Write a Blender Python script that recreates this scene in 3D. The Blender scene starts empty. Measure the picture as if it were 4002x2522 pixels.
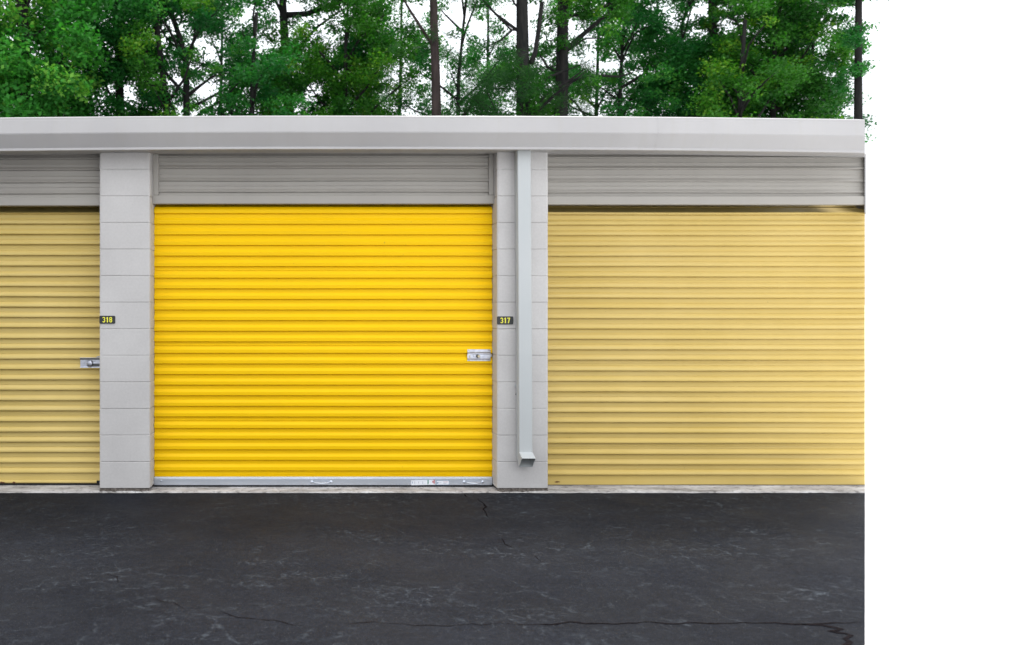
import bpy, bmesh, math, random
import numpy as np
from mathutils import Vector, noise
random.seed(7); RNG = np.random.default_rng(11)
C = bpy.context.scene.collection
R = math.radians

# ---------------------------------------------------------------- camera
EYE, DIST, FPX, VPX, HZ = 1.438, 5.96, 3047.0, 1220.0, 1190.0      # eye height, distance to the facade, focal length in photo pixels
cam = bpy.data.cameras.new('camera'); cam.sensor_width = 36; cam.lens = 36*FPX/4002
cam.shift_x = (2001-VPX)/4002; cam.shift_y = -(1261-HZ)/4002
cam.clip_end = 3000; cam.clip_start = 0.05
cam.dof.use_dof = True; cam.dof.focus_distance = 5.7; cam.dof.aperture_fstop = 2.3
co = bpy.data.objects.new('camera', cam); C.objects.link(co)
co.location = (0, -DIST, EYE); co.rotation_euler = (R(90), 0, 0)
bpy.context.scene.camera = co

# ---------------------------------------------------------------- sky, sun, exposure
SUN_EL, SUN_AZ = 66, 38             # azimuth measured from +Y towards +X: high behind the building, to the right
w = bpy.data.worlds.new('World'); bpy.context.scene.world = w; w.use_nodes = True
nt = w.node_tree; nt.nodes.clear()
out = nt.nodes.new('ShaderNodeOutputWorld'); bg = nt.nodes.new('ShaderNodeBackground')
sky = nt.nodes.new('ShaderNodeTexSky'); sky.sky_type = 'NISHITA'; sky.sun_disc = False
sky.sun_elevation = R(SUN_EL); sky.sun_rotation = R(SUN_AZ); sky.air_density = 1.0; sky.dust_density = 1.0; sky.ozone_density = 1.0
hs = nt.nodes.new('ShaderNodeHueSaturation'); hs.inputs['Saturation'].default_value = 0.22   # a veil of white cloud
cm = nt.nodes.new('ShaderNodeMix'); cm.data_type = 'RGBA'; cm.inputs[0].default_value = .85
# overcast veil: more than twice as bright overhead than at the horizon
tcw = nt.nodes.new('ShaderNodeTexCoord'); sx = nt.nodes.new('ShaderNodeSeparateXYZ'); nt.links.new(tcw.outputs['Generated'], sx.inputs[0])
mr = nt.nodes.new('ShaderNodeMapRange'); mr.inputs[1].default_value = 0; mr.inputs[2].default_value = 1; mr.inputs[3].default_value = 1.0; mr.inputs[4].default_value = 3.1; nt.links.new(sx.outputs[2], mr.inputs[0])
vl = nt.nodes.new('ShaderNodeVectorMath'); vl.operation = 'SCALE'; vl.inputs[0].default_value = (7.9, 8.15, 8.6); nt.links.new(mr.outputs[0], vl.inputs['Scale']); nt.links.new(vl.outputs[0], cm.inputs[7])
nt.links.new(sky.outputs[0], hs.inputs['Color']); nt.links.new(hs.outputs[0], cm.inputs[6]); nt.links.new(cm.outputs[2], bg.inputs[0])
bg.inputs[1].default_value = 0.15
nt.links.new(bg.outputs[0], out.inputs[0])
sun = bpy.data.lights.new('sun', 'SUN'); sun.energy = 3.4; sun.angle = R(13); sun.color = (1, .965, .92)
so = bpy.data.objects.new('sun', sun); C.objects.link(so)
so.rotation_euler = Vector((-math.sin(R(SUN_AZ))*math.cos(R(SUN_EL)), -math.cos(R(SUN_AZ))*math.cos(R(SUN_EL)), -math.sin(R(SUN_EL)))).to_track_quat('-Z', 'Y').to_euler()
vs = bpy.context.scene.view_settings
vs.view_transform = 'Standard'; vs.look = 'None'; vs.gamma = 1; vs.use_curve_mapping = False
vs.exposure = -0.13

# ---------------------------------------------------------------- helpers
def at(px, py, y):                  # a point of the photo (4002 px wide) set at depth y
    k = (DIST+y)/FPX
    return Vector(((px-VPX)*k, y, EYE+(HZ-py)*k))
def obj(name, bm, mat, parent=None, smooth=False, label=None, mods=None):
    if isinstance(bm, bmesh.types.BMesh):
        me = bpy.data.meshes.new(name); bm.to_mesh(me); bm.free()
    else: me = bm
    if parent is not None:
        r = parent
        while r.parent: r = r.parent
        me.transform(__import__('mathutils').Matrix.Translation(-r.location))
    o = bpy.data.objects.new(name, me); C.objects.link(o)
    if parent is not None: o.parent = parent
    if mat is not None and len(me.materials) == 0: me.materials.append(mat)
    if smooth: me.polygons.foreach_set('use_smooth', [True]*len(me.polygons))
    if label: o['label'] = label
    return o
def empty(name, loc=(0, 0, 0)):
    o = bpy.data.objects.new(name, None); o.location = loc; o.empty_display_size = .2; C.objects.link(o); return o
def tag(o, label=None, cat=None, group=None, kind=None):
    for k, v in (('label', label), ('category', cat), ('group', group), ('kind', kind)):
        if v: o[k] = v
    return o
def box(bm, x0, x1, y0, y1, z0, z1, bev=0, seg=2):
    r = bmesh.ops.create_cube(bm, size=1); vs_ = r['verts']
    for v in vs_:
        v.co = Vector((x0 if v.co.x < 0 else x1, y0 if v.co.y < 0 else y1, z0 if v.co.z < 0 else z1))
    if bev:
        es = list({e for v in vs_ for e in v.link_edges})
        bmesh.ops.bevel(bm, geom=es, offset=bev, segments=seg, affect='EDGES', profile=.5)
def sweep(bm, prof, x0, x1, n=1, fn=None):     # profile of (y, z) points drawn out along X
    rows = []
    for i in range(n+1):
        x = x0+(x1-x0)*i/n
        rows.append([bm.verts.new((x, y, z) if fn is None else fn(x, y, z)) for y, z in prof])
    for i in range(n):
        for j in range(len(prof)-1):
            bm.faces.new((rows[i][j], rows[i+1][j], rows[i+1][j+1], rows[i][j+1]))
    if abs(x1-4.225) < .01:                     # runs that end at the building's splayed corner
        for v in rows[-1]: v.co.x = min(4.6, 4.225*(5.96+min(v.co.y, .40))/5.96)
    return rows
def tube(bm, pts, rad, n=8, cap=True):
    rings = []
    for i, p in enumerate(pts):
        p = Vector(p); d = (Vector(pts[min(i+1, len(pts)-1)])-Vector(pts[max(i-1, 0)])).normalized()
        a = d.cross(Vector((0, 1, 0.13))).normalized(); b = d.cross(a).normalized(); r = rad[i] if hasattr(rad, '__len__') else rad
        rings.append([bm.verts.new(p+a*(r*math.cos(2*math.pi*k/n))+b*(r*math.sin(2*math.pi*k/n))) for k in range(n)])
    for i in range(len(rings)-1):
        for k in range(n): bm.faces.new((rings[i][k], rings[i][(k+1) % n], rings[i+1][(k+1) % n], rings[i+1][k]))
    if cap: bm.faces.new(rings[0][::-1]); bm.faces.new(rings[-1])
def disc(bm, c, r, h, n=24, bev=0):            # a round boss standing out of the facade towards -Y
    bot = [bm.verts.new((c[0]+r*math.cos(2*math.pi*k/n), c[1], c[2]+r*math.sin(2*math.pi*k/n))) for k in range(n)]
    prev = bot
    for rr, hh in (((r, h-bev), (r-bev, h)) if bev else ((r, h),)):
        ring = [bm.verts.new((c[0]+rr*math.cos(2*math.pi*k/n), c[1]-hh, c[2]+rr*math.sin(2*math.pi*k/n))) for k in range(n)]
        for k in range(n): bm.faces.new((prev[k], prev[(k+1) % n], ring[(k+1) % n], ring[k]))
        prev = ring
    bm.faces.new(prev)
def dome(bm, c, r, h, n=16, m=5):
    prev = None
    for j in range(m):
        a = j/m*math.pi/2
        ring = [bm.verts.new((c[0]+r*math.cos(a)*math.cos(2*math.pi*k/n), c[1]-h*math.sin(a), c[2]+r*math.cos(a)*math.sin(2*math.pi*k/n))) for k in range(n)]
        if prev:
            for k in range(n): bm.faces.new((prev[k], prev[(k+1) % n], ring[(k+1) % n], ring[k]))
        prev = ring
    t = bm.verts.new((c[0], c[1]-h, c[2]))
    for k in range(n): bm.faces.new((prev[k], prev[(k+1) % n], t))

# ---------------------------------------------------------------- materials
class M:
    def __init__(s, name, rough=.6, metal=0, spec=.5):
        s.m = bpy.data.materials.new(name); s.m.use_nodes = True; s.t = s.m.node_tree
        s.b = s.t.nodes['Principled BSDF']; s.b.inputs['Roughness'].default_value = rough
        s.b.inputs['Metallic'].default_value = metal; s.b.inputs['Specular IOR Level'].default_value = spec
        s.tc = s.t.nodes.new('ShaderNodeTexCoord')
    def n(s, typ, **kw):
        o = s.t.nodes.new(typ)
        for k, v in kw.items():
            if k in o.inputs: o.inputs[k].default_value = v
            else: setattr(o, k, v)
        return o
    def L(s, a, b): s.t.links.new(a, b)
    def noise(s, scale, detail=4, rough=.55, stretch=(1, 1, 1), dist=0):
        mp = s.n('ShaderNodeMapping'); mp.inputs['Scale'].default_value = stretch
        s.L(s.tc.outputs['Object'], mp.inputs[0])
        o = s.n('ShaderNodeTexNoise', Scale=scale, Detail=detail, Roughness=rough, Distortion=dist); s.L(mp.outputs[0], o.inputs['Vector']); return o.outputs[0]
    def ramp(s, f, stops):
        o = s.n('ShaderNodeValToRGB'); e = o.color_ramp.elements
        while len(e) < len(stops): e.new(.5)
        for k, (p, c) in enumerate(stops):
            e[k].position = p; e[k].color = (c, c, c, 1) if isinstance(c, (int, float)) else (*c, 1)
        s.L(f, o.inputs[0]); return o.outputs[0]
    def mix(s, f, a, b, mode='MIX'):
        o = s.n('ShaderNodeMix', data_type='RGBA', blend_type=mode)
        for sock, v in ((o.inputs[0], f), (o.inputs[6], a), (o.inputs[7], b)):
            if isinstance(v, bpy.types.NodeSocket): s.L(v, sock)
            elif isinstance(v, (int, float)): sock.default_value = v
            else: sock.default_value = (*v, 1)
        return o.outputs[2]
    def math(s, op, a, b=0):
        o = s.n('ShaderNodeMath', operation=op)
        for k, v in enumerate((a, b)):
            if isinstance(v, bpy.types.NodeSocket): s.L(v, o.inputs[k])
            else: o.inputs[k].default_value = v
        return o.outputs[0]
    def col(s, c):
        if isinstance(c, bpy.types.NodeSocket): s.L(c, s.b.inputs['Base Color'])
        else: s.b.inputs['Base Color'].default_value = (*c, 1)
        return s
    def rough(s, f): s.L(f, s.b.inputs['Roughness']); return s
    def bump(s, f, strength=.3, dist=.01):
        o = s.n('ShaderNodeBump', Strength=strength, Distance=dist); s.L(f, o.inputs['Height'])
        prev = s.b.inputs['Normal'].links
        if prev: s.L(prev[0].from_socket, o.inputs['Normal'])
        s.L(o.outputs[0], s.b.inputs['Normal']); return s

def painted_block():
    m = M('painted_block', .62, spec=.3)
    big = m.ramp(m.noise(2.2, 5), [(.35, (.465, .449, .436)), (.65, (.52, .504, .489))])
    fine = m.ramp(m.noise(60, 3), [(.3, .93), (.7, 1.0)])
    c = m.mix(1, big, fine, 'MULTIPLY')
    spk = m.ramp(m.noise(42, 2, .5, (1, 1, 1)), [(.73, 0.0), (.78, 1.0)])
    c = m.mix(m.math('MULTIPLY', spk, .35), c, (.30, .28, .26))
    m.col(c); m.bump(m.noise(260, 3), .25, .002); m.bump(m.noise(28, 4), .25, .004); return m.m
def painted_metal(name, a, b, rough=.42, streak=.25, dirt=(.35, .33, .28)):
    m = M(name, rough, spec=.4)
    n1 = m.ramp(m.noise(1.6, 4), [(.35, a), (.65, b)])
    st = m.ramp(m.noise(7, 5, .6, (3.5, 1, .12)), [(.52, 0.0), (.8, 1.0)])
    c = m.mix(m.math('MULTIPLY', st, streak), n1, dirt)
    m.col(c); m.bump(m.noise(9, 3, .5, (.3, 1, 1)), .12, .004)
    m.rough(m.ramp(m.noise(12, 4), [(.3, rough-.07), (.7, rough+.1)])); return m.m
def sash_paint(name, a, b, rough, streak, dirt):
    m = M(name, rough, spec=.14)
    n1 = m.ramp(m.noise(1.3, 4, .6, (1, 1, .6)), [(.35, a), (.65, b)])
    hz = m.ramp(m.noise(5, 5, .65, (.12, 1, 7)), [(.4, 0.0), (.85, 1.0)])     # faint lengthwise chalking along the slats
    c = m.mix(m.math('MULTIPLY', hz, streak), n1, dirt)
    sp = m.ramp(m.noise(38, 2), [(.76, 0.0), (.79, 1.0)])
    c = m.mix(m.math('MULTIPLY', sp, .35), c, (.16, .10, .05))
    m.col(c); m.bump(m.noise(6, 3, .5, (.25, 1, 2)), .15, .005)
    m.rough(m.ramp(m.noise(10, 4, .5, (.4, 1, 3)), [(.3, rough-.08), (.7, rough+.1)])); return m.m
MAT = {}
MAT['block'] = painted_block()
MAT['fascia'] = painted_metal('fascia_paint', (.372, .360, .356), (.408, .396, .390), .45, .22)
MAT['header'] = painted_metal('header_paint', (.312, .293, .264), (.340, .320, .288), .5, .3)
MAT['spout'] = painted_metal('spout_paint', (.41, .43, .43), (.435, .452, .45), .42, .12)
MAT['yellow'] = sash_paint('bright_yellow_paint', (.80, .485, .0), (.83, .505, .0), .5, .04, (.75, .52, .04))
MAT['pale'] = sash_paint('faded_yellow_paint', (.51, .37, .108), (.56, .415, .135), .5, .40, (.60, .49, .25))
MAT['pale_olive'] = sash_paint('faded_olive_yellow_paint', (.52, .385, .115), (.58, .44, .15), .5, .38, (.55, .46, .25))
def alu():
    m = M('mill_aluminium', .45, 1.0)
    m.col(m.ramp(m.noise(3, 4, .5, (.4, 1, 3)), [(.3, (.56, .60, .66)), (.7, (.66, .70, .77))]))
    m.bump(m.noise(90, 3, .5, (.03, 1, 1)), .08, .002); return m.m
MAT['alu'] = alu()
def galv():
    m = M('zinc_plate', .32, 1.0)
    m.col(m.ramp(m.noise(30, 4), [(.3, (.36, .37, .42)), (.7, (.58, .60, .66))])); m.bump(m.noise(50, 3), .1, .002); return m.m
MAT['zinc'] = galv()
m = M('worn_brass', .35, 1.0); m.col(m.ramp(m.noise(60), [(.3, (.30, .27, .2)), (.7, (.55, .48, .33))])); MAT['brass'] = m.m
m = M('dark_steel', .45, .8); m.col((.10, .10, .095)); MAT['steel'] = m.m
m = M('black_rubber', .8); m.col((.012, .012, .013)); MAT['rubber'] = m.m
m = M('sign_black', .4); m.col(m.ramp(m.noise(20), [(.3, (.010, .013, .014)), (.7, (.016, .018, .018))])); MAT['sign'] = m.m
m = M('sign_yellow', .45); m.col((.78, .74, .045)); MAT['digit'] = m.m
m = M('sticker_white', .5); m.col((.68, .70, .74)); MAT['paper'] = m.m
m = M('sticker_green', .5); m.col((.03, .20, .13)); MAT['green'] = m.m
m = M('sticker_red', .5); m.col((.42, .03, .03)); MAT['red'] = m.m
m = M('sticker_blue', .5); m.col((.16, .24, .36)); MAT['blue'] = m.m
m = M('sticker_grey', .5); m.col((.36, .38, .44)); MAT['greyink'] = m.m
m = M('rust', .9); m.col(m.ramp(m.noise(40), [(.3, (.06, .02, .008)), (.7, (.16, .06, .02))])); MAT['rust'] = m.m
def concrete():
    m = M('weathered_concrete', .9, spec=.2)
    c = m.ramp(m.noise(7, 6, .7, (.5, 1.2, 3)), [(.30, (.17, .16, .145)), (.5, (.42, .40, .385)), (.68, (.62, .61, .60))])
    d = m.ramp(m.noise(22, 5, .7), [(.33, .35), (.47, 1.0)])
    m.col(m.mix(.8, c, d, 'MULTIPLY')); m.bump(m.noise(45, 6, .7), .8, .012); return m.m
MAT['concrete'] = concrete()
m = M('mortar_bed', .95, spec=.1); m.col(m.ramp(m.noise(45, 5, .7), [(.35, (.05, .042, .035)), (.62, (.15, .13, .115)), (.75, (.33, .31, .29))])); m.bump(m.noise(60, 5), 1, .01); MAT['mortar'] = m.m
def asphalt():
    m = M('sealed_asphalt', .8, spec=.07)
    base = m.ramp(m.noise(.7, 6, .6, (.5, 1, 1)), [(.32, (.0080, .0092, .0130)), (.68, (.0150, .0168, .0225))])
    mid = m.ramp(m.noise(5, 6, .7, (.7, 1, 1)), [(.3, .88), (.7, 1.12)])
    c = m.mix(1, base, mid, 'MULTIPLY')
    c = m.mix(1, c, m.ramp(m.noise(70, 4, .7), [(.3, .65), (.7, 1.4)]), 'MULTIPLY')
    c = m.mix(1, c, m.ramp(m.noise(24, 5, .75), [(.3, .72), (.7, 1.3)]), 'MULTIPLY')
    brown = m.ramp(m.noise(.9, 4), [(.5, 0.0), (.75, 1.0)])
    c = m.mix(m.math('MULTIPLY', brown, .2), c, (.033, .033, .034))
    # hairline crazing that shows pale where the sealer has worn
    wn = m.n('ShaderNodeTexNoise', Scale=4.5, Detail=5, Roughness=.6)
    m.L(m.tc.outputs['Object'], wn.inputs['Vector'])
    wm = m.n('ShaderNodeVectorMath', operation='MULTIPLY_ADD'); wm.inputs[1].default_value = (.30, .30, 0)
    m.L(wn.outputs[1], wm.inputs[0]); m.L(m.tc.outputs['Object'], wm.inputs[2])
    for sc, wd, am, msk, st in ((2.6, .012, .38, (.46, .62), (.5, 1.5, 1)), (6.5, .026, .42, (.46, .62), (.7, 1.3, 1)), (15, .05, .32, (.48, .62), (.7, 1.3, 1))):
        mp = m.n('ShaderNodeMapping'); mp.inputs['Scale'].default_value = (.75, 1.0, 1); mp.inputs['Location'].default_value = (sc, sc*2, 0); m.L(wm.outputs[0], mp.inputs[0])
        v = m.n('ShaderNodeTexVoronoi', feature='DISTANCE_TO_EDGE', Scale=sc); m.L(mp.outputs[0], v.inputs['Vector'])
        line = m.ramp(v.outputs['Distance'], [(0.0, 1.0), (wd*.4, .6), (wd*1.6, 0.0)])
        mask = m.ramp(m.noise(1.4, 5, .75, st), [(msk[0], 0.0), (msk[1], 1.0)])
        brk = m.ramp(m.noise(20, 4, .75), [(.44, 0.0), (.6, 1.0)])
        f = m.math('MULTIPLY', m.math('MULTIPLY', line, mask), m.math('MULTIPLY', brk, am))
        c = m.mix(f, c, (.115, .135, .155))
    haze = m.ramp(m.noise(4.2, 7, .8, (.5, 1.5, 1), .8), [(.55, 0.0), (.76, 1.0)])
    c = m.mix(m.math('MULTIPLY', haze, .22), c, (.042, .049, .058))
    g = m.ramp(m.noise(120, 2, .5), [(.66, 0.0), (.74, 1.0)])                     # stone chips showing through
    c = m.mix(m.math('MULTIPLY', g, .5), c, (.15, .155, .16))
    g2 = m.ramp(m.noise(75, 2, .5), [(.26, 1.0), (.33, 0.0)])
    c = m.mix(m.math('MULTIPLY', g2, .6), c, (.012, .012, .014))
    m.col(c); m.bump(m.noise(150, 4, .7), .8, .008); m.bump(m.noise(14, 4), .3, .012)
    m.rough(m.ramp(m.noise(2.0, 5), [(.3, .60), (.7, .82)])); return m.m
MAT['asphalt'] = asphalt()
m = M('crack_dark', 1, spec=.05); m.col(m.ramp(m.noise(60), [(.35, (.004, .003, .004)), (.7, (.014, .011, .012))])); MAT['crack'] = m.m
m = M('white_paving', .8, spec=.3); m.col(m.ramp(m.noise(1.5, 5), [(.3, (.66, .66, .66)), (.7, (.72, .72, .72))])); m.bump(m.noise(90), .2, .003); MAT['paving'] = m.m
m = M('forest_floor', 1, spec=.05); m.col(m.ramp(m.noise(2, 6), [(.3, (.02, .035, .012)), (.7, (.06, .06, .03))])); m.bump(m.noise(12, 5), .8, .05); MAT['floor'] = m.m
m = M('roof_metal', .35, spec=.5); m.col((.60, .59, .64)); MAT['roof'] = m.m
m = M('dark_inside', .9); m.col((.08, .075, .07)); MAT['inside'] = m.m

# ---------------------------------------------------------------- ground: one sheet to the horizon, then the asphalt yard and the wood floor on it
CORNER = 4.225                                       # right end of the building
def END(y): return CORNER*(DIST+y)/DIST              # the front corner is splayed, in line with the edge of the yard
def flat(name, pts, z, mat, kind='structure'):
    bm = bmesh.new(); bm.faces.new([bm.verts.new((x, y, z)) for x, y in pts])
    return tag(obj(name, bm, mat), kind=kind)
flat('pavement', [(-1200, -1200), (1200, -1200), (1200, 1200), (-1200, 1200)], -.008, MAT['paving'])
dx, dy = CORNER, DIST                                # the yard's edge runs straight from the building's corner across the lot
asphalt_o = flat('asphalt', [(END(.3), .3), (CORNER-dx*6, -dy*6), (-45, -dy*6), (-45, .3)], 0, MAT['asphalt'])
flat('forest_floor', [(-45, 8.5), (9.9, 8.5), (13.7, 14), (18, 20), (31, 40), (-45, 40)], -.003, MAT['floor'])

# cracks of the yard, each a thin ragged ribbon
def ground(px, py):
    d = FPX*EYE/(py-HZ); return Vector(((px-VPX)*d/FPX, d-DIST, 0))
def crack(pts, wid, seed):
    rn = random.Random(seed); P = [ground(*p) for p in pts]; path = []
    for a, b in zip(P[:-1], P[1:]):
        n = max(2, int((b-a).length/.03))
        for i in range(n):
            t = i/n; q = a.lerp(b, t); j = noise.noise(Vector((q.x*9, q.y*9, seed)))*.022+noise.noise(Vector((q.x*40, q.y*40, seed)))*.007
            d = (b-a).normalized(); path.append(q+Vector((-d.y, d.x, 0))*j)
    path.append(P[-1]); bm = bmesh.new(); L = []
    for i, q in enumerate(path):
        d = (path[min(i+1, len(path)-1)]-path[max(i-1, 0)]).normalized(); nrm = Vector((-d.y, d.x, 0))
        e = min(i, len(path)-1-i)/max(1, len(path)/6); ww = wid*min(1, .2+e)*(.45+1.1*abs(noise.noise(q*6)+.25)+.5*rn.random())
        L.append((bm.verts.new(q+nrm*ww*.5+Vector((0, 0, .0025))), bm.verts.new(q-nrm*ww*.5+Vector((0, 0, .0025)))))
    for a, b in zip(L[:-1], L[1:]): bm.faces.new((a[0], b[0], b[1], a[1]))
    return obj('crack', bm, MAT['crack'], asphalt_o)
crack([(1980, 2440), (2100, 2442), (2230, 2437), (2400, 2440), (2540, 2433), (2690, 2438), (2900, 2437), (3060, 2438), (3130, 2441), (3240, 2437), (3378, 2434)], .008, 1)
crack([(3120, 2440), (3210, 2446), (3290, 2460), (3240, 2470), (3300, 2478), (3335, 2486), (3300, 2500), (3320, 2510), (3285, 2535)], .020, 2)
crack([(1330, 2437), (1450, 2436), (1540, 2438), (1620, 2446), (1750, 2447), (1850, 2443), (1990, 2440)], .004, 3)
crack([(1862, 1950), (1888, 1964), (1898, 1985), (1895, 2008), (1910, 2024)], .011, 4)
crack([(1953, 2106), (1977, 2129), (2010, 2143)], .006, 5)
crack([(2088, 2172), (2100, 2188), (2115, 2198), (2130, 2198)], .006, 6)
crack([(612, 2338), (632, 2350), (680, 2358), (724, 2384)], .004, 7)
crack([(860, 2391), (900, 2402), (925, 2415), (1070, 2424), (1130, 2441), (1190, 2448)], .005, 8)
crack([(405, 2243), (455, 2255), (462, 2278)], .004, 9)
crack([(1815, 1932), (1828, 1945)], .012, 10)

# ---------------------------------------------------------------- the storage building
B = tag(empty('storage_building'), 'long low self storage block with grey block pillars and yellow roll-up doors behind asphalt', 'building')
H0 = .033; CR = .2032
def pillar(x0, x1, seed):
    bm = bmesh.new(); rn = random.Random(seed)
    for k in range(13):
        z0 = H0+k*CR; z1 = z0+CR-.005
        if z1 > 2.66: z1 = 2.66
        o = rn.uniform(-.0012, .0012); p = rn.uniform(-.001, .001)
        # plan of the course: bullnosed front corners, long sides going back into the building
        plan = []; r = .018
        for cx, s in ((x0+r+p, -1), (x1-r+p, 1)):
            seq = range(0, 6) if s < 0 else range(5, -1, -1)
            for i in seq:
                a = math.pi/2*i/5; plan.append((cx+s*r*math.cos(a), o+r-r*math.sin(a)))
        plan = [(x0+p, .42)]+plan+[(x1+p, .42)]
        e = .0022
        rings = []
        for zz, ins in ((z0, e), (z0+e, 0), (z1-e, 0), (z1, e)):
            ring = []
            for (x, y) in plan:
                fx = ins if x < (x0+x1)/2 else -ins
                nz = noise.noise(Vector((x*14, seed*3+y*14, zz*14)))*.0012
                ring.append(bm.verts.new((x+fx*(1 if y > .02 else .6), y+(ins if y < .1 else 0)+nz, zz)))
            rings.append(ring)
        for a, b in zip(rings[:-1], rings[1:]):
            for i in range(len(plan)-1): bm.faces.new((a[i], a[i+1], b[i+1], b[i]))
        bm.faces.new(rings[0][::-1]); bm.faces.new(rings[-1])
    box(bm, x0+.0045, x1-.0045, .005, .41, H0, 2.66)
    o = obj('pillar', bm, MAT['block'], B)
    bb = bmesh.new(); n = 30                      # ragged unpainted mortar bed under the lowest block
    prof = lambda x: (.006+.006*noise.noise(Vector((x*30, seed, 0))))
    T = [[bb.verts.new((x0+.004+(x1-x0-.008)*i/n, prof(x0+(x1-x0)*i/n)-zt*.004, zz)) for i in range(n+1)] for zt, zz in ((0, H0+.002), (1, .02), (3, .004))]
    for a, b in zip(T[:-1], T[1:]):
        for i in range(n): bb.faces.new((a[i], b[i], b[i+1], a[i+1]))
    obj('mortar_bed', bb, MAT['mortar'], o)
    return o
PX = [(-7.35, -6.96), (-4.68, -4.289), (-1.628, -1.239), (1.413, 1.806)]
for i, (a, b) in enumerate(PX): pillar(a, b, i+1)

# concrete threshold with a broken, weathered lip
bm = bmesh.new(); n = 700; x0, x1 = -7.4, CORNER
rows = []
for i in range(n+1):
    x = x0+(x1-x0)*i/n
    f = noise.fractal(Vector((x*3, 0, 3)), 1, 2, 4); g = noise.fractal(Vector((x*14, 5, 3)), 1, 2, 3)
    lip = -.012-.010*f-.006*g
    zt = .0105+.003*g
    rows.append([bm.verts.new(v) for v in ((x, .42, .008), (x, .15, .0085), (x, .05, .010+.001*g), (x, lip+.012, zt+.002*f), (x, lip, zt-.004+.002*g), (x, lip-.004, .001), (x, lip-.008, -.01))])
for v in rows[-1]: v.co.x = END(v.co.y)
for a, b in zip(rows[:-1], rows[1:]):
    for j in range(6): bm.faces.new((a[j], a[j+1], b[j+1], b[j]))
obj('threshold', bm, MAT['concrete'], B, smooth=True)

# fascia: a box gutter, its lower half raked back, with a lip along the bottom; it sags very slightly towards the ends
def camber(x, y, z): return (x, y, z-.0019*(x-.35)**2-.0006*math.sin(x*2.1))
bm = bmesh.new()
prof = [(.02, 2.868), (-.17, 2.836), (-.200, 2.832), (-.206, 2.826), (-.206, 2.808), (-.209, 2.806), (-.216, 2.712), (-.214, 2.704), (-.159, 2.611), (-.161, 2.603), (-.1615, 2.594), (-.155, 2.591), (-.149, 2.598), (.06, 2.604)]
sweep(bm, prof, -7.4, CORNER, 60, camber)
zc = camber(CORNER, 0, 0)[2]
bm.faces.new([bm.verts.new((END(y)-.0005, y, z+zc)) for y, z in prof])       # cap of the box gutter at the corner
bm.faces.new([bm.verts.new((END(y), y, z)) for y, z in ((.06, 2.58), (.06, 2.845), (.40, 2.86), (.40, 2.60))])
fo = obj('gutter_fascia', bm, MAT['fascia'], B)
for jx in (-4.9, -1.95, 2.55):                      # joints between gutter lengths
    bm = bmesh.new()
    zc = camber(jx, 0, 0)[2]
    pj = [(y-.0015, z+zc) for y, z in prof[2:11]]; sweep(bm, pj, jx, jx+.03, 1)
    obj('gutter_joint', bm, MAT['fascia'], fo)
bm = bmesh.new(); sweep(bm, [(.02, 2.862), (.06, 2.866), (8.4, 3.15), (8.4, 2.95)], -7.4, CORNER, 10, camber); obj('roof', bm, MAT['roof'], B)
bm = bmesh.new()                                    # walls that close the block: back, far end, near end, inner partitions
box(bm, -7.4, END(.27), 8.2, 8.35, 0, 2.94); box(bm, -7.4, -7.3, .5, 8.19, 0, 2.8)
for a, b in PX[1:]: box(bm, (a+b)/2-.05, (a+b)/2+.05, .43, 8.19, 0.01, 2.79)
obj('wall', bm, MAT['block'], B)
bm = bmesh.new(); XE = END(.28)
for k in range(27): box(bm, XE-.02, XE+.012, .32+k*.29, .36+k*.29, .03, 2.79, .004)
vv = [bm.verts.new(p) for p in ((END(.21), .21, .02), (XE, .28, .02), (XE, 8.35, .02), (XE, 8.35, 2.86), (XE, .28, 2.80), (END(.21), .21, 2.66))]
bm.faces.new((vv[0], vv[1], vv[4], vv[5])); bm.faces.new((vv[1], vv[2], vv[3], vv[4]))
obj('end_wall', bm, MAT['header'], B)
bm = bmesh.new()                                    # plate added under the eave at the splayed corner to block side light
pp = [(END(.22)+.001, .22), (END(.09)+.001, .09), (END(.09)+.012, .09), (END(.22)+.012, .22)]
lo = [bm.verts.new((x, y, 2.15)) for x, y in pp]; hi = [bm.verts.new((x, y, 2.605)) for x, y in pp]
bm.faces.new(lo); bm.faces.new(hi[::-1])
for k in range(4): bm.faces.new((lo[k], lo[(k+1) % 4], hi[(k+1) % 4], hi[k]))
obj('eave_light_block', bm, MAT['fascia'], B)
# ribbed header panels above the doors
def header(x0, x1, yh, st, zb, zr):
    """frame with bottom rail, stiles where they show, and pressed ribs between"""
    bm = bmesh.new(); ribs = []; z = zr
    pf = [(yh, zb+.066)]
    zk = zb+.096; p = .0865
    for k in range(5):
        pf += [(yh+.002, zk-.004), (yh-.014, zk+.000), (yh-.015, zk+.004), (yh-.013, zk+.008), (yh, zk+.026), (yh, zk+p*.52), (yh-.004, zk+p*.55), (yh-.004, zk+p*.6), (yh, zk+p*.63)]
        zk += p if k != 1 else p*1.12
        if zk > 2.62: break
    pf.append((yh, 2.66))
    sweep(bm, pf, x0, x1, 24, lambda x, y, z: (x, y+.0012*noise.noise(Vector((x*2, z*3, 1))), z+.001*math.sin(x*3)))
    o = obj('header_panel', bm, MAT['header'], B)
    bm = bmesh.new()
    sweep(bm, [(yh+.03, zb+.001), (yh-.022, zb), (yh-.026, zb+.004), (yh-.026, zb+.062), (yh-.022, zb+.068), (yh+.004, zb+.069)], x0, x1, 12, lambda x, y, z: (x, y+.0008*noise.noise(Vector((x*3, z*3, 1))), z))
    if st[0]: box(bm, x0, x0+st[0], yh-.024, yh+.02, zb+.07, 2.65, .002)
    if st[1]: box(bm, x1-st[1], x1, yh-.024, yh+.02, zb+.07, 2.65, .002)
    obj('header_frame', bm, MAT['header'], o)
header(-1.238, 1.412, .125, (.042, .036), 2.219, 0)
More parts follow.
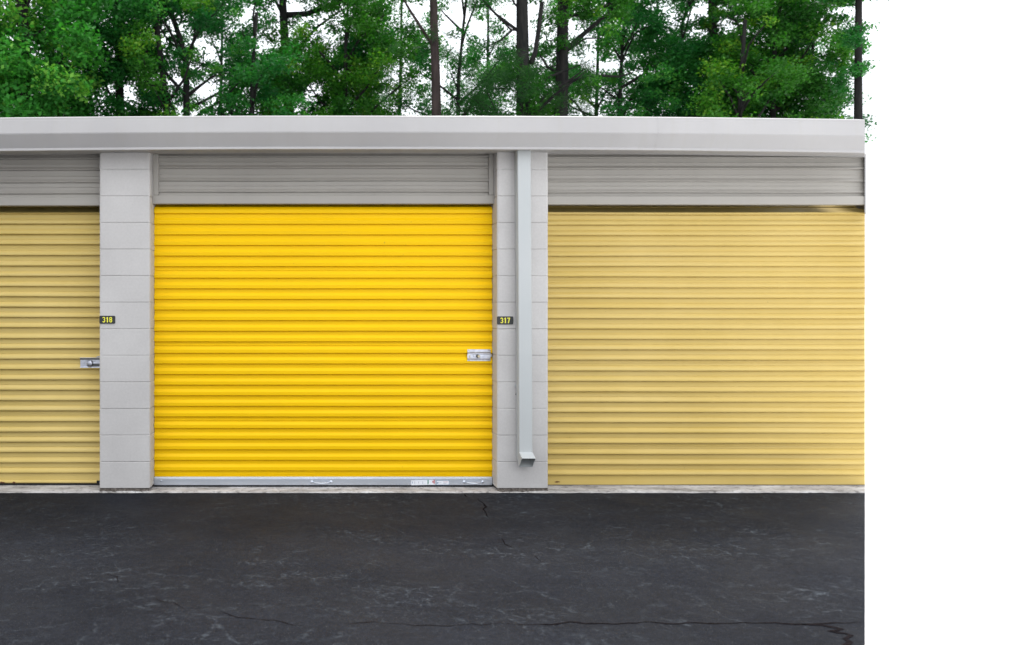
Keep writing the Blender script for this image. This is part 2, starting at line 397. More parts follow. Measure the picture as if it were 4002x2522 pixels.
header(1.807, CORNER-.001, .125, (.018, 0), 2.213, 0)
header(-4.288, -1.629, .125, (.02, .012), 2.205, 0)
header(-6.959, -4.681, .125, (.02, .02), 2.205, 0)

# roll-up doors
def curtain_profile(y, zb, first, top, p, seams, depth, kind):
    pf = [(y, zb), (y, first-.006)]; z = first; k = 0
    while z < top:
        if kind == 'crisp':
            pf += [(y+.002, z-.004), (y-depth*.93, z+.0005), (y-depth, z+.003), (y-depth, z+.026), (y-depth*.93, z+.029), (y-.0012, z+.047), (y, z+.050)]
        else:
            pf += [(y+.002, z-.004), (y-depth*.85, z+.001), (y-depth, z+.006), (y-depth*.97, z+.015), (y-depth*.80, z+.023), (y-depth*.30, z+.034), (y-.001, z+.038), (y+.002, z+.040), (y, z+.043)]
        k += 1; st = p+(seams[1] if k % seams[0] == seams[2] else 0)
        if k % seams[0] == seams[2]: pf += [(y, z+.058), (y-.003, z+.060), (y-.003, z+.064), (y, z+.066)]
        pf.append((y, z+st-.006)); z += st
    return pf
def door(x0, x1, y, zb, first, top, p, seams, depth, kind, mat, label, wob, bend):
    bm = bmesh.new()
    sweep(bm, curtain_profile(y, zb, first, top, p, seams, depth, kind), x0, x1, 40,
          lambda x, yy, z: (x, yy+max(0, z-bend)*2.6+wob*noise.noise(Vector((x*1.1, z*2.2, y*9))), z+wob*1.1*noise.noise(Vector((x*.8, z*5, 7)))))
    o = obj('roll_up_door', bm, mat, B, label=label)
    return o
dm = door(-1.237, 1.411, .157, .085, .136, 2.34, .0830, (7, .0075, 5), .0145, 'crisp', MAT['yellow'], 'bright yellow roll-up door of crisp slats with an aluminium bottom rail', .0009, 2.203)
dr = door(1.808, CORNER-.002, .200, .0135, .093, 2.30, .0815, (8, .005, 3), .022, 'soft', MAT['pale'], 'faded yellow roll-up door right of the downspout', .0022, 2.162)
dl = door(-4.287, -1.630, .200, .045, .108, 2.30, .0812, (8, .005, 6), .021, 'soft', MAT['pale_olive'], 'faded olive yellow roll-up door left of the pillar numbered 318', .0025, 2.158)
df = door(-6.958, -4.682, .200, .045, .108, 2.30, .0812, (8, .005, 6), .021, 'soft', MAT['pale_olive'], None, .0025, 2.158)
# left door: rounded foot strip that stops short of the pillar, with rust
for d_, xa, xb in ((dl, -4.28, -1.700), (df, -6.95, -4.75)):
    bm = bmesh.new(); sweep(bm, [(.199, .050), (.192, .0485), (.187, .043), (.187, .034), (.191, .028), (.200, .026)], xa, xb, 6); obj('bottom_strip', bm, MAT['pale_olive'], d_, smooth=True)
    bm = bmesh.new(); box(bm, xa, xb+.07, .202, .23, .007, .06); obj('weather_seal', bm, MAT['rubber'], d_)
for cx, wd in ((-2.49, .03), (-2.445, .022), (-2.35, .012)):
    bm = bmesh.new(); n = 10
    vv = [bm.verts.new((cx+wd*math.cos(a)*(.8+.4*random.random()), .1858, .034+.006*math.sin(a)*(.7+.6*random.random()))) for a in [2*math.pi*k/n for k in range(n)]]
    bm.faces.new(vv)
    obj('rust_patch', bm, MAT['rust'], dl)
# right door: thin foot angle and a scuff
bm = bmesh.new(); sweep(bm, [(.20, .0140), (.1955, .0135), (.1955, .0085), (.21, .0080)], 1.81, CORNER-.004, 2); obj('weather_seal', bm, MAT['inside'], dr)
bm = bmesh.new(); c = at(2178, 1884, .1975); n = 12
bm.faces.new([bm.verts.new((c.x+.022*math.cos(a)*(.7+.5*random.random()), .1965, c.z+.0055*math.sin(a)*(.7+.5*random.random()))) for a in [2*math.pi*k/n for k in range(n)]])
obj('rust_patch', bm, MAT['rust'], dr)

# yellow door: bottom rail, seal, two lift handles, stickers, bolts, latch
RY = .138
bm = bmesh.new()
sweep(bm, [(.160, .0885), (.1445, .0880), (.1425, .0865), (.1410, .0790), (.1425, .0780), (.1425, .0765), (.1400, .0745), (RY, .0725), (RY, .0255), (RY+.003, .0235), (.160, .0235)], -1.236, 1.408, 20)
for v in [v for v in bm.verts if v.co.x > 1.40]: pass
rl = obj('bottom_rail', bm, MAT['alu'], dm)
bm = bmesh.new(); box(bm, -1.236, 1.410, RY+.008, .165, .0075, .0232); box(bm, -1.236, 1.410, .168, .19, .0, .1); obj('weather_seal', bm, MAT['rubber'], dm)
bm = bmesh.new()                                    # small pressed beads just above the rail
for zz in (.098, .106): sweep(bm, [(.1565, zz-.002), (.1545, zz-.001), (.1545, zz+.001), (.1565, zz+.002)], -1.237, 1.411, 2)
obj('bead', bm, MAT['yellow'], dm)
def handle(px0, px1, py):
    a = at(px0+6, py, RY); b = at(px1-6, py, RY); bm = bmesh.new()
    for c in (a, b): disc(bm, c, .0125, .0025, 20, .0008); dome(bm, (c.x, c.y-.0025, c.z), .0068, .0055)
    pts = []; rad = []
    for i in range(15):
        t = i/14; x = a.x+.010+(b.x-a.x-.020)*t; e = math.sin(math.pi*t)
        pts.append((x, RY-.004-.026*e**.45 if 0 < t < 1 else RY-.002, a.z-.004*e)); rad.append(.0034+.0032*e)
    tube(bm, pts, rad, 10)
    return obj('handle', bm, MAT['alu'], dm, smooth=True)
handle(1213, 1300, 1884.5); handle(1808, 1893, 1884.5)
bm = bmesh.new(); c = at(630, 1880.5, RY); disc(bm, c, .0075, .0015, 20); dome(bm, (c.x, c.y-.0015, c.z), .0058, .0045); obj('bolt', bm, MAT['alu'], dm, smooth=True)
def quad(bm, px0, py0, px1, py1, y, rot=0, mi=0):
    a = at(px0, py0, y); b = at(px1, py1, y); c = (a+b)/2; cs, sn = math.cos(rot), math.sin(rot)
    pts = [(a.x, b.z), (b.x, b.z), (b.x, a.z), (a.x, a.z)]
    f = bm.faces.new([bm.verts.new((c.x+(x-c.x)*cs-(z-c.z)*sn, y, c.z+(x-c.x)*sn+(z-c.z)*cs)) for x, z in pts]); f.material_index = mi
def sticker(parts, name='sticker'):
    bm = bmesh.new()
    for (q, mi, lay, rot) in parts: quad(bm, *q, RY-.0006-.0004*lay, rot, mi)
    me = bpy.data.meshes.new(name); bm.to_mesh(me); bm.free()
    for k in ('paper', 'green', 'red', 'blue', 'greyink', 'alu'): me.materials.append(MAT[k])
    return obj(name, me, None, dm)
pr = [((1607, 1876.5, 1700, 1896), 0, 0, .02), ((1671, 1876, 1675, 1893), 1, 1, 0), ((1694.5, 1875, 1698.5, 1891), 2, 1, 0), ((1688, 1881.5, 1695, 1884), 2, 1, -.7), ((1611.5, 1882, 1613.5, 1890), 3, 1, 0), ((1689, 1885.5, 1694, 1887), 2, 1, .5)]
for k in range(9): pr.append(((1620+k*5.2, 1882+(k % 3), 1622.2+k*5.2, 1892-(k % 2)*2), 4 if k % 3 == 0 else 0, 1, 0))
sticker(pr)
sticker([((1705, 1878, 1756, 1896), 3, 0, 0), ((1706.5, 1879.3, 1754.5, 1894.7), 0, 1, 0), ((1708.5, 1885, 1713.5, 1891), 3, 2, 0), ((1715, 1887, 1726, 1888.2), 4, 2, 0), ((1733, 1883.6, 1751, 1884.6), 2, 2, 0), ((1733, 1888.2, 1747, 1889.2), 4, 2, 0), ((1733, 1891, 1745, 1892), 4, 2, 0)])
# slide latch of the yellow door
a = at(1827, 1365.5, .138); b = at(1917, 1412, .138); zc = (a.z+b.z)/2; hh = (a.z-b.z)/2
bm = bmesh.new(); y0 = .144
lp = [(y0, zc+hh), (y0-.003, zc+hh-.001), (y0-.004, zc+hh*.55), (y0-.016, zc+hh*.30), (y0-.0165, zc+hh*.20), (y0-.003, zc+hh*.17), (y0-.003, zc-hh*.48), (y0-.014, zc-hh*.50), (y0-.0145, zc-hh*.58), (y0-.004, zc-hh*.72), (y0-.003, zc-hh+.001), (y0, zc-hh)]
sweep(bm, lp, a.x, b.x, 1)
for xx in (a.x, b.x): bm.faces.new([bm.verts.new((xx, y, z)) for y, z in lp])
lt = obj('slide_latch', bm, MAT['zinc'], dm)
for xx in (a.x+.013, b.x-.013):
    for zz in (zc+hh*.80, zc-hh*.86): bm = bmesh.new(); dome(bm, (xx, y0-.003, zz), .0045, .004); obj('rivet', bm, MAT['zinc'], lt, smooth=True)
bm = bmesh.new(); box(bm, a.x+.045, 1.404, y0-.0105, y0-.0045, zc-.0135, zc+.0065, .0015); obj('bolt_bar', bm, MAT['zinc'], lt)
bm = bmesh.new(); cc = at(1871, 1393, .13); disc(bm, (cc.x-.008, y0-.0105, cc.z+.0015), .0135, .003, 24, .001); obj('lock_ring', bm, MAT['steel'], lt)
bm = bmesh.new(); disc(bm, (cc.x, y0-.0137, cc.z), .0105, .008, 24, .002); obj('lock_knob', bm, MAT['brass'], lt)
bm = bmesh.new(); quad(bm, 1833, 1390, 1838.5, 1399, y0-.0036); obj('rust_patch', bm, MAT['brass'], lt)
# latch of the left door with its round disc lock
a = at(314, 1397.5, .182); b = at(389, 1438, .182); zc = (a.z+b.z)/2; hh = (a.z-b.z)/2; y0 = .186
bm = bmesh.new(); xe = -1.632
lp = [(y0, zc+hh), (y0-.020, zc+hh*.97), (y0-.0205, zc+hh*.90), (y0-.006, zc+hh*.60), (y0-.004, zc+hh*.58), (y0-.004, zc-hh*.70), (y0-.012, zc-hh*.78), (y0-.013, zc-hh*.96), (y0, zc-hh)]
sweep(bm, lp, a.x, xe, 1); bm.faces.new([bm.verts.new((a.x, y, z)) for y, z in lp]); lt = obj('slide_latch', bm, MAT['zinc'], dl)
bm = bmesh.new(); box(bm, -1.75, xe, y0-.019, y0-.006, zc-.010, zc+.002, .003)
for q in (318, 329): dome(bm, at(q, 1419, y0-.0042), .003, .002, 10, 3)
obj('bolt_bar', bm, MAT['zinc'], lt)
bm = bmesh.new(); tube(bm, [(-1.668+.028*math.cos(t), y0-.012, zc+hh*.98+.010*math.sin(t)) for t in [math.pi*i/10 for i in range(11)]], .0035, 8); obj('shackle', bm, MAT['zinc'], lt, smooth=True)
bm = bmesh.new(); box(bm, a.x+.003, xe, y0-.0225, y0-.0208, zc+hh*.58, zc+hh*.93); obj('shade_strip', bm, MAT['steel'], lt)  # dark strip along the latch's top band, standing in for shade
bm = bmesh.new(); box(bm, -1.735, xe, y0-.0205, y0-.0195, zc-.027, zc-.012); obj('hasp', bm, MAT['steel'], lt)
bm = bmesh.new(); cc = at(345, 1423, .15); disc(bm, (0, 0, 0), .027, .013, 32, .004); dome(bm, (0, -.0128, 0), .022, .004, 24, 4)
import mathutils
bmesh.ops.transform(bm, matrix=mathutils.Matrix.Translation((cc.x+.006, y0-.012, cc.z))@mathutils.Matrix.Rotation(R(-24), 4, 'Z'), verts=bm.verts)
obj('disc_lock', bm, MAT['zinc'], lt)

# downspout
sy0, sy1 = -.088, -.010
bm = bmesh.new(); top = (1.547, 1.645, 2.60); bot = (1.562, 1.660)
def ring(xa, xb, ya, yb, za, zb, r=.004):
    pts = [(xa+r, ya, za), (xb-r, ya, za), (xb, ya+r, za), (xb, yb-r, zb), (xb-r, yb, zb), (xa+r, yb, zb), (xa, yb-r, zb), (xa, ya+r, za)]
    return [bm.verts.new(p) for p in pts]
zk = at(0, 1768, sy0).z
rs = [ring(1.547, 1.645, sy0, sy1, 2.60, 2.60), ring(1.5545, 1.6525, sy0, sy1, 1.5, 1.5), ring(1.560, 1.659, sy0, sy1, zk+.02, zk+.02), ring(1.5605, 1.6595, sy0-.001, sy1, zk, zk-.055), ring(1.562, 1.662, sy0-.073, sy1-.062, zk-.034, zk-.114)]
for a_, b_ in zip(rs[:-1], rs[1:]):
    for k in range(8): bm.faces.new((a_[k], a_[(k+1) % 8], b_[(k+1) % 8], b_[k]))
spo = obj('downspout', bm, MAT['spout'], B, mods=None)
md = spo.modifiers.new('wall', 'SOLIDIFY'); md.thickness = .0016; md.offset = -1
bm = bmesh.new(); c = at(2022, 1507, -.035); box(bm, c.x-.004, c.x+.0, -.080, -.001, c.z-.014, c.z+.004, .001); box(bm, c.x-.012, c.x, -.008, -.001, c.z-.014, c.z+.006, .001)
obj('strap', bm, MAT['spout'], spo)
bm = bmesh.new(); cc = at(2017, 1541, 0); dome(bm, (cc.x, .001, cc.z), .006, .006, 10, 3); obj('screw', bm, MAT['steel'], spo)

# number signs
def sign(px0, py0, px1, py1, text, y, label):
    a = at(px0, py0, y); b = at(px1, py1, y); c = (a+b)/2
    S = tag(empty('number_sign', (c.x, 0, c.z)), label, 'number sign', 'unit number signs on the pillars')
    bm = bmesh.new(); w_, h_, r = (b.x-a.x)/2, (a.z-b.z)/2, .0085; pts = []
    for sx, sz, a0 in ((1, 1, 0), (-1, 1, 90), (-1, -1, 180), (1, -1, 270)):
        for i in range(6):
            t = R(a0+90*i/5); pts.append((c.x+sx*(w_-r)+r*math.cos(t), c.z+sz*(h_-r)+r*math.sin(t)))
    f = [bm.verts.new((x, -.0055, z)) for x, z in pts]; g = [bm.verts.new((x, .002, z)) for x, z in pts]
    bm.faces.new(f[::-1]); n = len(f)
    for k in range(n): bm.faces.new((f[k], f[(k+1) % n], g[(k+1) % n], g[k]))
    obj('plate', bm, MAT['sign'], S)
    for k, ch in enumerate(text):                    # bold condensed figures drawn as strokes
        bm = bmesh.new(); W, H, T = .0225, .0410, .0064; ox = c.x-.0265+.0265*k; zc_ = c.z; lay = [0]
        def stroke(pts, t=T):
            lay[0] += 1; yy = -.0058-.00012*lay[0]; P = [Vector((ox+px_, 0, zc_+pz_)) for px_, pz_ in pts]; row = []
            for i_, p in enumerate(P):
                d = (P[min(i_+1, len(P)-1)]-P[max(i_-1, 0)]).normalized(); nn = Vector((-d.z, 0, d.x))*t/2
                row.append((bm.verts.new((p.x+nn.x, yy, p.z+nn.z)), bm.verts.new((p.x-nn.x, yy, p.z-nn.z))))
            for u, v in zip(row[:-1], row[1:]): bm.faces.new((u[0], v[0], v[1], u[1]))
        def arc(cx, cz, rx, rz, a0, a1, n=18): return [(cx+rx*math.cos(R(a0+(a1-a0)*i_/n)), cz+rz*math.sin(R(a0+(a1-a0)*i_/n))) for i_ in range(n+1)]
        rx = W/2-T/2; rz = H/4-T/4+.0002
        if ch == '3': stroke(arc(0, rz, rx, rz, 160, -90)); stroke(arc(0, -rz, rx, rz, 90, -160))
        elif ch == '8': stroke(arc(0, rz, rx*.94, rz, 0, 360, 26)); stroke(arc(0, -rz, rx, rz, 0, 360, 26))
        elif ch == '1': stroke([(.0015, H/2), (.0015, -H/2)], .0084); stroke([(.0030, H/2-.003), (-.0065, H/2-.0105)], .0062)
        elif ch == '7': stroke([(-W/2, H/2-T/2), (W/2, H/2-T/2)]); stroke([(W/2-.0042, H/2-T/2), (.0015, -.002), (-.0025, -H/2)], .0080)
        obj('digit', bm, MAT['digit'], S)
sign(388.5, 1234.5, 450, 1265.5, '318', -.004, 'small black plate with yellow number 318 on the left pillar')
sign(1942.5, 1237, 2006, 1268.5, '317', -.004, 'small black plate with yellow number 317 beside the downspout')

# ---------------------------------------------------------------- trees
def leaf_mat(name, lo, hi, tint):
    m = M(name, .5, spec=.22)
    at_ = m.n('ShaderNodeAttribute', attribute_name='tint')
    c = m.ramp(at_.outputs['Fac'], [(0, lo), (.55, tuple((a+b)/2 for a, b in zip(lo, hi))), (.88, hi), (1, tint)])
    m.col(c)
    tr = m.n('ShaderNodeBsdfTranslucent'); m.L(m.mix(1, c, (.9, 1.3, .45), 'MULTIPLY'), tr.inputs[0])
    mx = m.n('ShaderNodeMixShader'); mx.inputs[0].default_value = .38
    m.L(m.b.outputs[0], mx.inputs[1]); m.L(tr.outputs[0], mx.inputs[2]); m.L(mx.outputs[0], m.t.nodes['Material Output'].inputs[0]); return m.m
MAT['leaf_bright'] = leaf_mat('bright_leaf', (.012, .10, .016), (.06, .28, .035), (.16, .38, .05))
MAT['leaf'] = leaf_mat('leaf', (.008, .085, .018), (.042, .22, .036), (.10, .29, .045))
MAT['leaf_olive'] = leaf_mat('olive_leaf', (.013, .085, .010), (.06, .22, .018), (.15, .30, .025))
MAT['needle'] = leaf_mat('needle', (.010, .050, .012), (.026, .10, .022), (.06, .15, .03))
def bark(name, a, b):
    m = M(name, .95, spec=.1); f = m.noise(9, 6, .7, (1, 1, .22))
    m.col(m.ramp(f, [(.3, a), (.7, b)])); m.bump(f, 1, .03); return m.m
MAT['bark'] = bark('dark_bark', (.008, .009, .010), (.030, .028, .026))
MAT['bark_red'] = bark('pine_bark', (.018, .014, .014), (.055, .042, .038))

# how thickly leaves cover each patch of the wood above the roofline, left to right
COV = [[1, 1, 1, 1, 1, 1], [1, 1, 1, 1, 1, 1], [.96, .9, 1, 1, .96, .97], [.95, .95, .96, .92, .92, .85], [.9, .85, .66, .55, .6, .66], [.85, .72, .42, .5, .5, .6],
       [.15, .5, .7, .9, .88, .75], [.4, .6, .72, .92, .97, .9], [.75, .5, .8, .92, .9, .85], [.88, .92, .96, .8, .9, .8], [.6, .82, .92, .72, .78, .75], [.3, .48, .8, .62, .5, .6],
       [.42, .5, .6, .8, .8, .7], [.2, .35, .55, .8, .85, .75], [.72, .6, .5, .82, .8, .7], [.7, .55, .45, .65, .7, .45], [.82, .78, .7, .5, .45, .7], [.35, .6, .82, .82, .8, .78],
       [.5, .6, .8, .96, .95, .9], [.7, .55, .9, .92, .92, .85], [.9, .94, .9, .9, .92, .8], [.65, .85, .86, .72, .8, .8], [.35, .5, .55, .6, .45, .45]]
def cover(px, py):
    if px > 3500: return 0
    u = px/149.6-.5; v = py/76.7-.5; i = int(max(0, min(21, math.floor(u)))); j = int(max(0, min(4, math.floor(v))))
    fu = max(0, min(1, u-i)); fv = max(0, min(1, v-j))
    if py < 0: return .72
    return (COV[i][j]*(1-fu)+COV[i+1][j]*fu)*(1-fv)+(COV[i][j+1]*(1-fu)+COV[i+1][j+1]*fu)*fv

def leaves(centers, rads, counts, tints, size, kind='leaf'):
    """many small leaf-shaped faces in clumps; returns a mesh with a per-face tint"""
    tot = int(sum(counts)); idx = np.repeat(np.arange(len(centers)), counts)
    c = np.asarray(centers)[idx]; r = np.asarray(rads)[idx]
    d = RNG.normal(size=(tot, 3)); d /= np.linalg.norm(d, axis=1)[:, None]
    rr = RNG.random(tot)**.55
    # ragged sprays: each clump is a handful of smaller sprays
    pos = c+d*(rr[:, None])*np.stack([r, r, r*.72], 1)
    spr = RNG.integers(0, 9, tot); soff = RNG.normal(size=(len(centers), 9, 3))*.42
    pos += soff[idx, spr]*r[:, None]*.9*np.array([1, 1, .7])
    pos = c+(pos-c)*.8
    nrm = RNG.normal(size=(tot, 3)); nrm[:, 2] = np.abs(nrm[:, 2])+.5; nrm /= np.linalg.norm(nrm, axis=1)[:, None]
    t = RNG.normal(size=(tot, 3)); t -= (t*nrm).sum(1)[:, None]*nrm; t /= np.linalg.norm(t, axis=1)[:, None]; b = np.cross(nrm, t)
    L = size*(.65+.7*RNG.random(tot)); W = L*(.62 if kind == 'leaf' else .09)
    if kind != 'leaf': L *= 2.6
    v = np.empty((tot, 4, 3)); v[:, 0] = pos-t*L[:, None]*.5; v[:, 1] = pos+b*W[:, None]*.5+nrm*L[:, None]*.08; v[:, 2] = pos+t*L[:, None]*.5; v[:, 3] = pos-b*W[:, None]*.5+nrm*L[:, None]*.08
    tt = np.clip(np.asarray(tints)[idx]+RNG.normal(size=tot)*.13, 0, 1)
    return v.reshape(-1, 3), tt
def leaf_mesh(v, tt, mat):
    n = len(tt); me = bpy.data.meshes.new('crown'); me.vertices.add(4*n); me.vertices.foreach_set('co', v.ravel())
    me.loops.add(4*n); me.loops.foreach_set('vertex_index', np.arange(4*n)); me.polygons.add(n); me.polygons.foreach_set('loop_start', np.arange(n)*4)
    me.update(calc_edges=True); at_ = me.attributes.new('tint', 'FLOAT', 'FACE'); at_.data.foreach_set('value', tt); me.materials.append(mat); me.validate(); return me

LS = 1.4
def tree(name, label, cat, y, trunk, h, r0, clump, leaf, bark_, halfw, leafsize=.055, tint0=.35, kind='leaf', limbs=6, extra=(), dens=1.0, span=None, crown_low=5.2, grp=None, rscale=1):
    """trunk: [(px,py)...] from the roofline up; the stem goes on down to the ground and up to height h"""
    P = [at(px, py, y) for px, py in trunk]
    d0 = (P[1]-P[0]); base = P[0]-d0*(P[0].z/max(.3, d0.z)) if abs(d0.x/max(.1, d0.z)) < .12 else Vector((P[0].x, y, 0)); base.z = 0; base.y = y
    last = P[-1]; dl_ = (P[-1]-P[-2]).normalized()
    pts = [base, base.lerp(P[0], .5)]+P
    zz = last.z
    while pts[-1].z < h-1:
        q = pts[-1]+Vector((dl_.x*.7+random.uniform(-.06, .06), random.uniform(-.08, .08), 1.1)); dl_.x *= .7; pts.append(q)
    T = tag(empty(name, tuple(base)), label, cat, grp)
    H = pts[-1].z; rad = [max(.02, r0*(1.12-1.0*(p.z/H)**1.25)) for p in pts]; kz = at(0, 455, y).z; s = r0/max(.02, r0*(1.12-1.0*(kz/H)**1.25)); rad = [a*s for a in rad]
    bm = bmesh.new(); tube(bm, pts, rad, 10)
    # clumps, denser where the wood is dense
    cs, rs_, cn, tn = [], [], [], []
    x0, x1 = (span if span else (trunk[0][0]-halfw*1.2, trunk[0][0]+halfw*1.2))
    A = at(x0, 0, y).x; Bx = at(x1, 0, y).x; area = (Bx-A)*(H+.5-crown_low); N = int(area*6.6*dens)
    tries = 0
    while len(cs) < N and tries < N*40:
        tries += 1
        px = random.gauss((x0+x1)/2, (x1-x0)/3.2) if random.random() < .25 else random.uniform(x0, x1)
        if not x0 <= px <= x1: continue
        z = random.uniform(crown_low, H+.5); yy = y+random.uniform(-1.3, 1.3)
        k = FPX/(DIST+yy); py = HZ-(z-EYE)*k; cv = cover(px, py)+.45*min(0, noise.noise(Vector((px/70, py/55, 4)))+.05)*(0 if px < 250 else 1)
        taper = 1 if z < H-3 else max(.25, (H+.5-z)/3.5)
        xx = at(px, 0, yy).x; cx = (A+Bx)/2
        if abs(xx-cx) > (Bx-A)/2*taper+.2: continue
        if random.random() > min(1, -math.log(max(.012, 1-cv))/2.2): continue
        rr = random.uniform(.22, .48)*clump*(.75 if cv < .7 else 1)
        cs.append((xx, yy, z)); rs_.append(rr); cn.append(int(620*rr*rr/(.35*.35)*(.055/leafsize)**2*dens*(1 if py > -80 else .55)*(1.9 if kind != 'leaf' else 1)*.72)); tn.append(min(1, max(0, random.gauss(tint0, .28))))
    # limbs reach out to clumps
    order = list(range(len(cs))); random.shuffle(order)
    for i in order[:limbs*2]:
        c = Vector(cs[i]); hz = abs(c.x-base.x); zs = max(3.0, c.z-.5*hz-random.uniform(.2, .8)); zs = min(zs, H-.6)
        for a_, b_ in zip(pts[:-1], pts[1:]):
            if a_.z <= zs <= b_.z: s0 = a_.lerp(b_, (zs-a_.z)/(b_.z-a_.z)); break
        else: continue
        mid = s0.lerp(c, .5)+Vector((random.uniform(-.15, .15), random.uniform(-.15, .15), random.uniform(-.1, .25)))
        rb = .012+.018*min(2, (c-s0).length); tube(bm, [s0, s0.lerp(mid, .5), mid, mid.lerp(c, .5)+Vector((0, 0, random.uniform(-.05, .08))), c], [rb, rb*.85, rb*.7, rb*.5, .008], 6)
    for (q, ra, rb) in extra:
        tube(bm, [at(px, py, y+dy_) for px, py, dy_ in q], list(np.linspace(ra, rb, len(q))), 8)
    obj('trunk', bm, bark_, T, smooth=True)
    v, tt = leaves(cs, rs_, [int(c/LS**2*1.15) for c in cn], tn, leafsize*LS, kind)
    obj('crown', leaf_mesh(v, tt, leaf), None, T)
    return T
G = 'trees of the wood behind the storage building'
tree('broadleaf_tree', 'nearest bright green broadleaf tree filling the left edge above the roof', 'tree', 10.5, [(90, 455), (95, 200), (85, 20)], 11.5, .17, 1.25, MAT['leaf_bright'], MAT['bark'], 0, .075, .62, limbs=8, span=(-420, 380), dens=1.25, grp=G)
tree('broadleaf_tree', 'dark green tree just right of the bright green tree at the left edge', 'tree', 13, [(470, 455), (465, 260), (455, 60)], 12.5, .11, 1.1, MAT['leaf'], MAT['bark'], 260, .06, .22, limbs=8, dens=1.15, grp=G)
tree('broadleaf_tree', 'thin leaning tree with pale yellowish sprays left of the forked trunk', 'tree', 12, [(655, 455), (640, 330), (622, 180), (610, 20)], 11, .085, .9, MAT['leaf_olive'], MAT['bark'], 140, .055, .75, limbs=6, dens=.75, grp=G,
     extra=[([(640, 395, 0), (668, 405, .1), (682, 440, .2), (688, 470, .2)], .05, .04)])
tree('broadleaf_tree', 'dark forked tree against a bright sky gap above the left pillar', 'tree', 12.5, [(729, 455), (728, 300), (722, 215), (700, 140), (672, 60)], 12, .085, 1, MAT['leaf'], MAT['bark'], 230, .055, .4, limbs=6, dens=.9, grp=G,
     extra=[([(730, 380, 0), (770, 345, .1), (830, 300, .2), (900, 285, .3)], .05, .015), ([(728, 250, 0), (752, 190, 0), (762, 120, .1), (765, 10, .1)], .035, .02), ([(722, 215, 0), (650, 150, .1), (600, 60, .1)], .03, .012)])
tree('pine_tree', 'tall shaded pine with thick trunk over the left half of the yellow door', 'pine tree', 15.5, [(1130, 455), (1122, 300), (1110, 120), (1105, 10)], 16, .145, 1.1, MAT['leaf'], MAT['bark'], 300, .06, .35, limbs=9, dens=1.0, grp=G,
     extra=[([(1112, 60, 0), (1200, 55, .1), (1290, 20, .2), (1380, -25, .3)], .09, .05), ([(1125, 330, 0), (1040, 300, .1), (960, 290, .2)], .04, .015)])
tree('broadleaf_tree', 'green tree with low rounded sprays over the left part of the yellow door', 'tree', 12.2, [(985, 455), (985, 350), (990, 230)], 9.0, .06, 1.0, MAT['leaf'], MAT['bark'], 190, .055, .55, limbs=6, dens=.8, grp=G)
tree('broadleaf_tree', 'slender leafy tree over the middle of the yellow door', 'tree', 14, [(1345, 455), (1350, 330), (1352, 150), (1360, 20)], 12, .065, 1.05, MAT['leaf_olive'], MAT['bark'], 250, .055, .5, limbs=7, dens=1.0, grp=G,
     extra=[([(1350, 430, 0), (1322, 370, .1), (1315, 300, .2)], .03, .02), ([(1352, 250, 0), (1400, 160, .1), (1500, 60, .2)], .035, .02)])
tree('pine_tree', 'bare reddish brown pine trunk over the right part of the yellow door', 'pine tree', 11.5, [(1706, 455), (1703, 300), (1698, 150), (1694, 10)], 15, .108, .8, MAT['needle'], MAT['bark_red'], 190, .075, .55, kind='needle', limbs=4, dens=.65, grp=G)
tree('broadleaf_tree', 'thin tree with upright forked stem right of the bare reddish pine', 'tree', 13.5, [(1790, 455), (1792, 300), (1803, 190), (1812, 90), (1820, 20)], 11, .055, .95, MAT['leaf'], MAT['bark'], 190, .05, .4, limbs=7, dens=.75, grp=G,
     extra=[([(1800, 200, 0), (1822, 110, 0), (1850, 40, 0), (1870, -10, 0)], .03, .02), ([(1880, 455, .1), (1888, 380, .1), (1910, 350, .1), (1980, 345, .2)], .04, .02)])
tree('pine_tree', 'thick black pine trunk with a leaning limb above the downspout', 'pine tree', 12, [(2046, 455), (2044, 330), (2042, 150), (2040, 10)], 16, .165, .9, MAT['needle'], MAT['bark'], 220, .075, .5, kind='needle', limbs=7, dens=.7, grp=G,
     extra=[([(2075, 250, -.1), (2092, 205, -.1), (2105, 120, -.1), (2118, 10, -.1)], .06, .05), ([(2040, 118, 0), (1998, 118, 0), (1960, 80, .1), (1895, 15, .1)], .03, .015), ([(2000, 120, 0), (1960, 155, .1), (1910, 180, .2)], .03, .012), ([(2040, 40, 0), (2010, 15, 0), (1995, -30, 0)], .03, .02)])
tree('pine_tree', 'black pine with long limbs sweeping right above the right pale door', 'pine tree', 12.8, [(2192, 455), (2196, 330), (2198, 160), (2200, 10)], 15, .17, 1.0, MAT['leaf_olive'], MAT['bark'], 210, .055, .4, limbs=9, dens=.85, grp=G,
     extra=[([(2215, 195, 0), (2262, 150, .1), (2320, 100, .2), (2400, 35, .3), (2460, 0, .4)], .07, .035), ([(2215, 65, 0), (2290, 50, .1), (2380, 18, .2), (2450, -15, .3)], .05, .03), ([(2215, 320, 0), (2265, 310, .1), (2330, 295, .2), (2420, 300, .3), (2470, 285, .4)], .045, .02), ([(2215, 200, 0), (2290, 150, .1), (2350, 150, .1)], .03, .015), ([(2180, 285, 0), (2140, 262, 0), (2110, 215, .1)], .04, .02)])
tree('broadleaf_tree', 'loose twiggy tree with many small sky gaps right of the limbed pine', 'tree', 14.2, [(2420, 455), (2425, 330), (2432, 180), (2445, 20)], 11, .06, 1.0, MAT['leaf'], MAT['bark'], 210, .052, .45, limbs=9, dens=.9, grp=G)
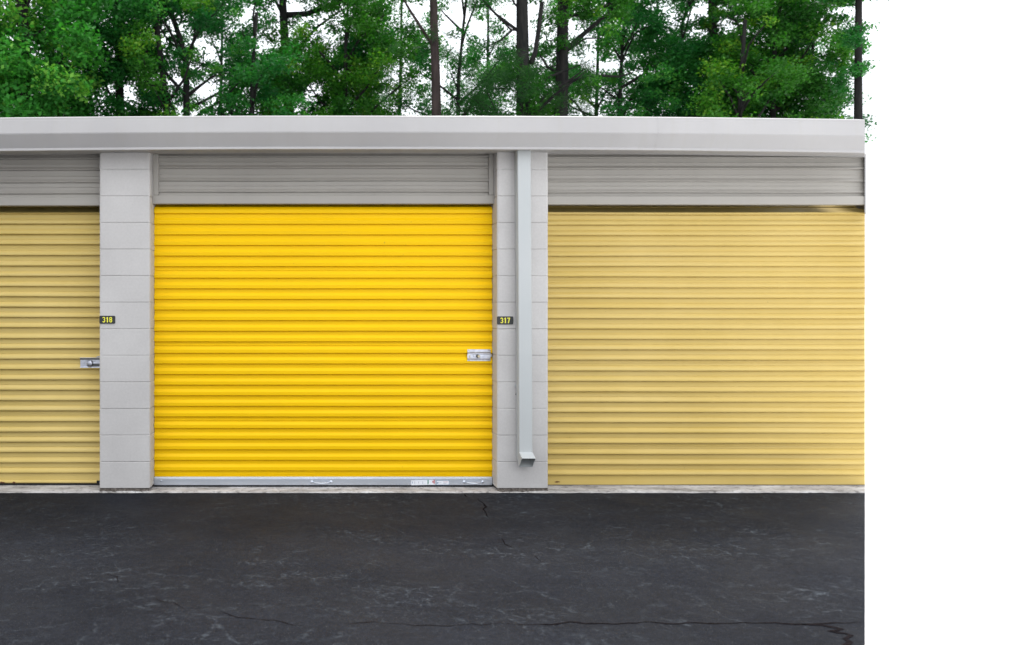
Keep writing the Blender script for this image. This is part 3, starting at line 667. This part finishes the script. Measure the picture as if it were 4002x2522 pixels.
tree('broadleaf_tree', 'thin forked tree beside the shaded pine over the right pale door', 'tree', 14.5, [(2652, 455), (2655, 300), (2660, 190), (2668, 90), (2690, 10)], 11, .055, .95, MAT['leaf'], MAT['bark'], 200, .052, .4, limbs=7, dens=.9, grp=G,
     extra=[([(2658, 200, 0), (2680, 110, 0), (2705, 20, 0)], .03, .02)])
tree('pine_tree', 'shaded pine with thick upper trunk over the middle of the right pale door', 'pine tree', 15, [(2808, 455), (2800, 330), (2786, 150), (2784, 10)], 16, .145, 1.1, MAT['leaf'], MAT['bark'], 280, .06, .38, limbs=8, dens=1.0, grp=G,
     extra=[([(2790, 50, 0), (2860, 60, .1), (2940, 20, .2), (2990, -20, .3)], .09, .05)])
tree('broadleaf_tree', 'low bright leafed tree beneath the shaded pine above the right pale door', 'tree', 12.4, [(2890, 455), (2893, 370), (2900, 260)], 8.6, .055, 1.0, MAT['leaf_olive'], MAT['bark'], 190, .055, .7, limbs=6, dens=.7, grp=G)
tree('broadleaf_tree', 'dense leafy tree left of the last dark trunk at the building end', 'tree', 13.8, [(3020, 455), (3022, 330), (3030, 150), (3050, 20)], 12, .07, 1.1, MAT['leaf_olive'], MAT['bark'], 230, .055, .45, limbs=8, dens=1.15, grp=G,
     extra=[([(3022, 440, 0), (3005, 390, .1), (3000, 330, .1)], .04, .025), ([(3025, 435, 0), (3080, 400, .1), (3180, 395, .2), (3260, 385, .3)], .04, .02)])
tree('broadleaf_tree', 'thin airy tree just left of the last dark trunk', 'tree', 14.6, [(3170, 455), (3165, 300), (3180, 150), (3215, 10)], 11, .05, 1.0, MAT['leaf'], MAT['bark'], 170, .052, .45, limbs=7, dens=1.0, grp=G)
tree('pine_tree', 'last dark pine trunk standing over the right end of the building', 'pine tree', 11.8, [(3354, 455), (3354, 300), (3355, 150), (3356, 10)], 15, .085, .85, MAT['leaf'], MAT['bark'], 100, .05, .5, limbs=3, dens=1.5, grp=G, crown_low=6.5, span=(3250, 3475))

# a deeper row, seen between the nearer trees
for (px, y, h, lab, mt, t, hw) in ((1560, 18, 12.5, 'deeper tree seen between the shaded pine and the bare reddish pine', 'leaf_olive', .45, 170), (1900, 18.5, 12, 'deeper tree filling the gap between the bare reddish pine and the black pine', 'leaf', .45, 190),
        (2330, 17.5, 12.5, 'deeper tree behind the sweeping limbs of the limbed pine', 'leaf', .5, 230), (2560, 19, 12, 'deeper dark tree behind the twiggy tree', 'leaf', .25, 180), (860, 18, 11.5, 'deeper blue green tree right of the forked tree', 'leaf', .4, 190)):
    tree('broadleaf_tree', lab, 'tree', y, [(px, 455), (px+5, 300), (px+8, 100)], h, .06, 1.1, MAT[mt], MAT['bark'], hw, .055, t, limbs=5, dens=.7, grp=G)
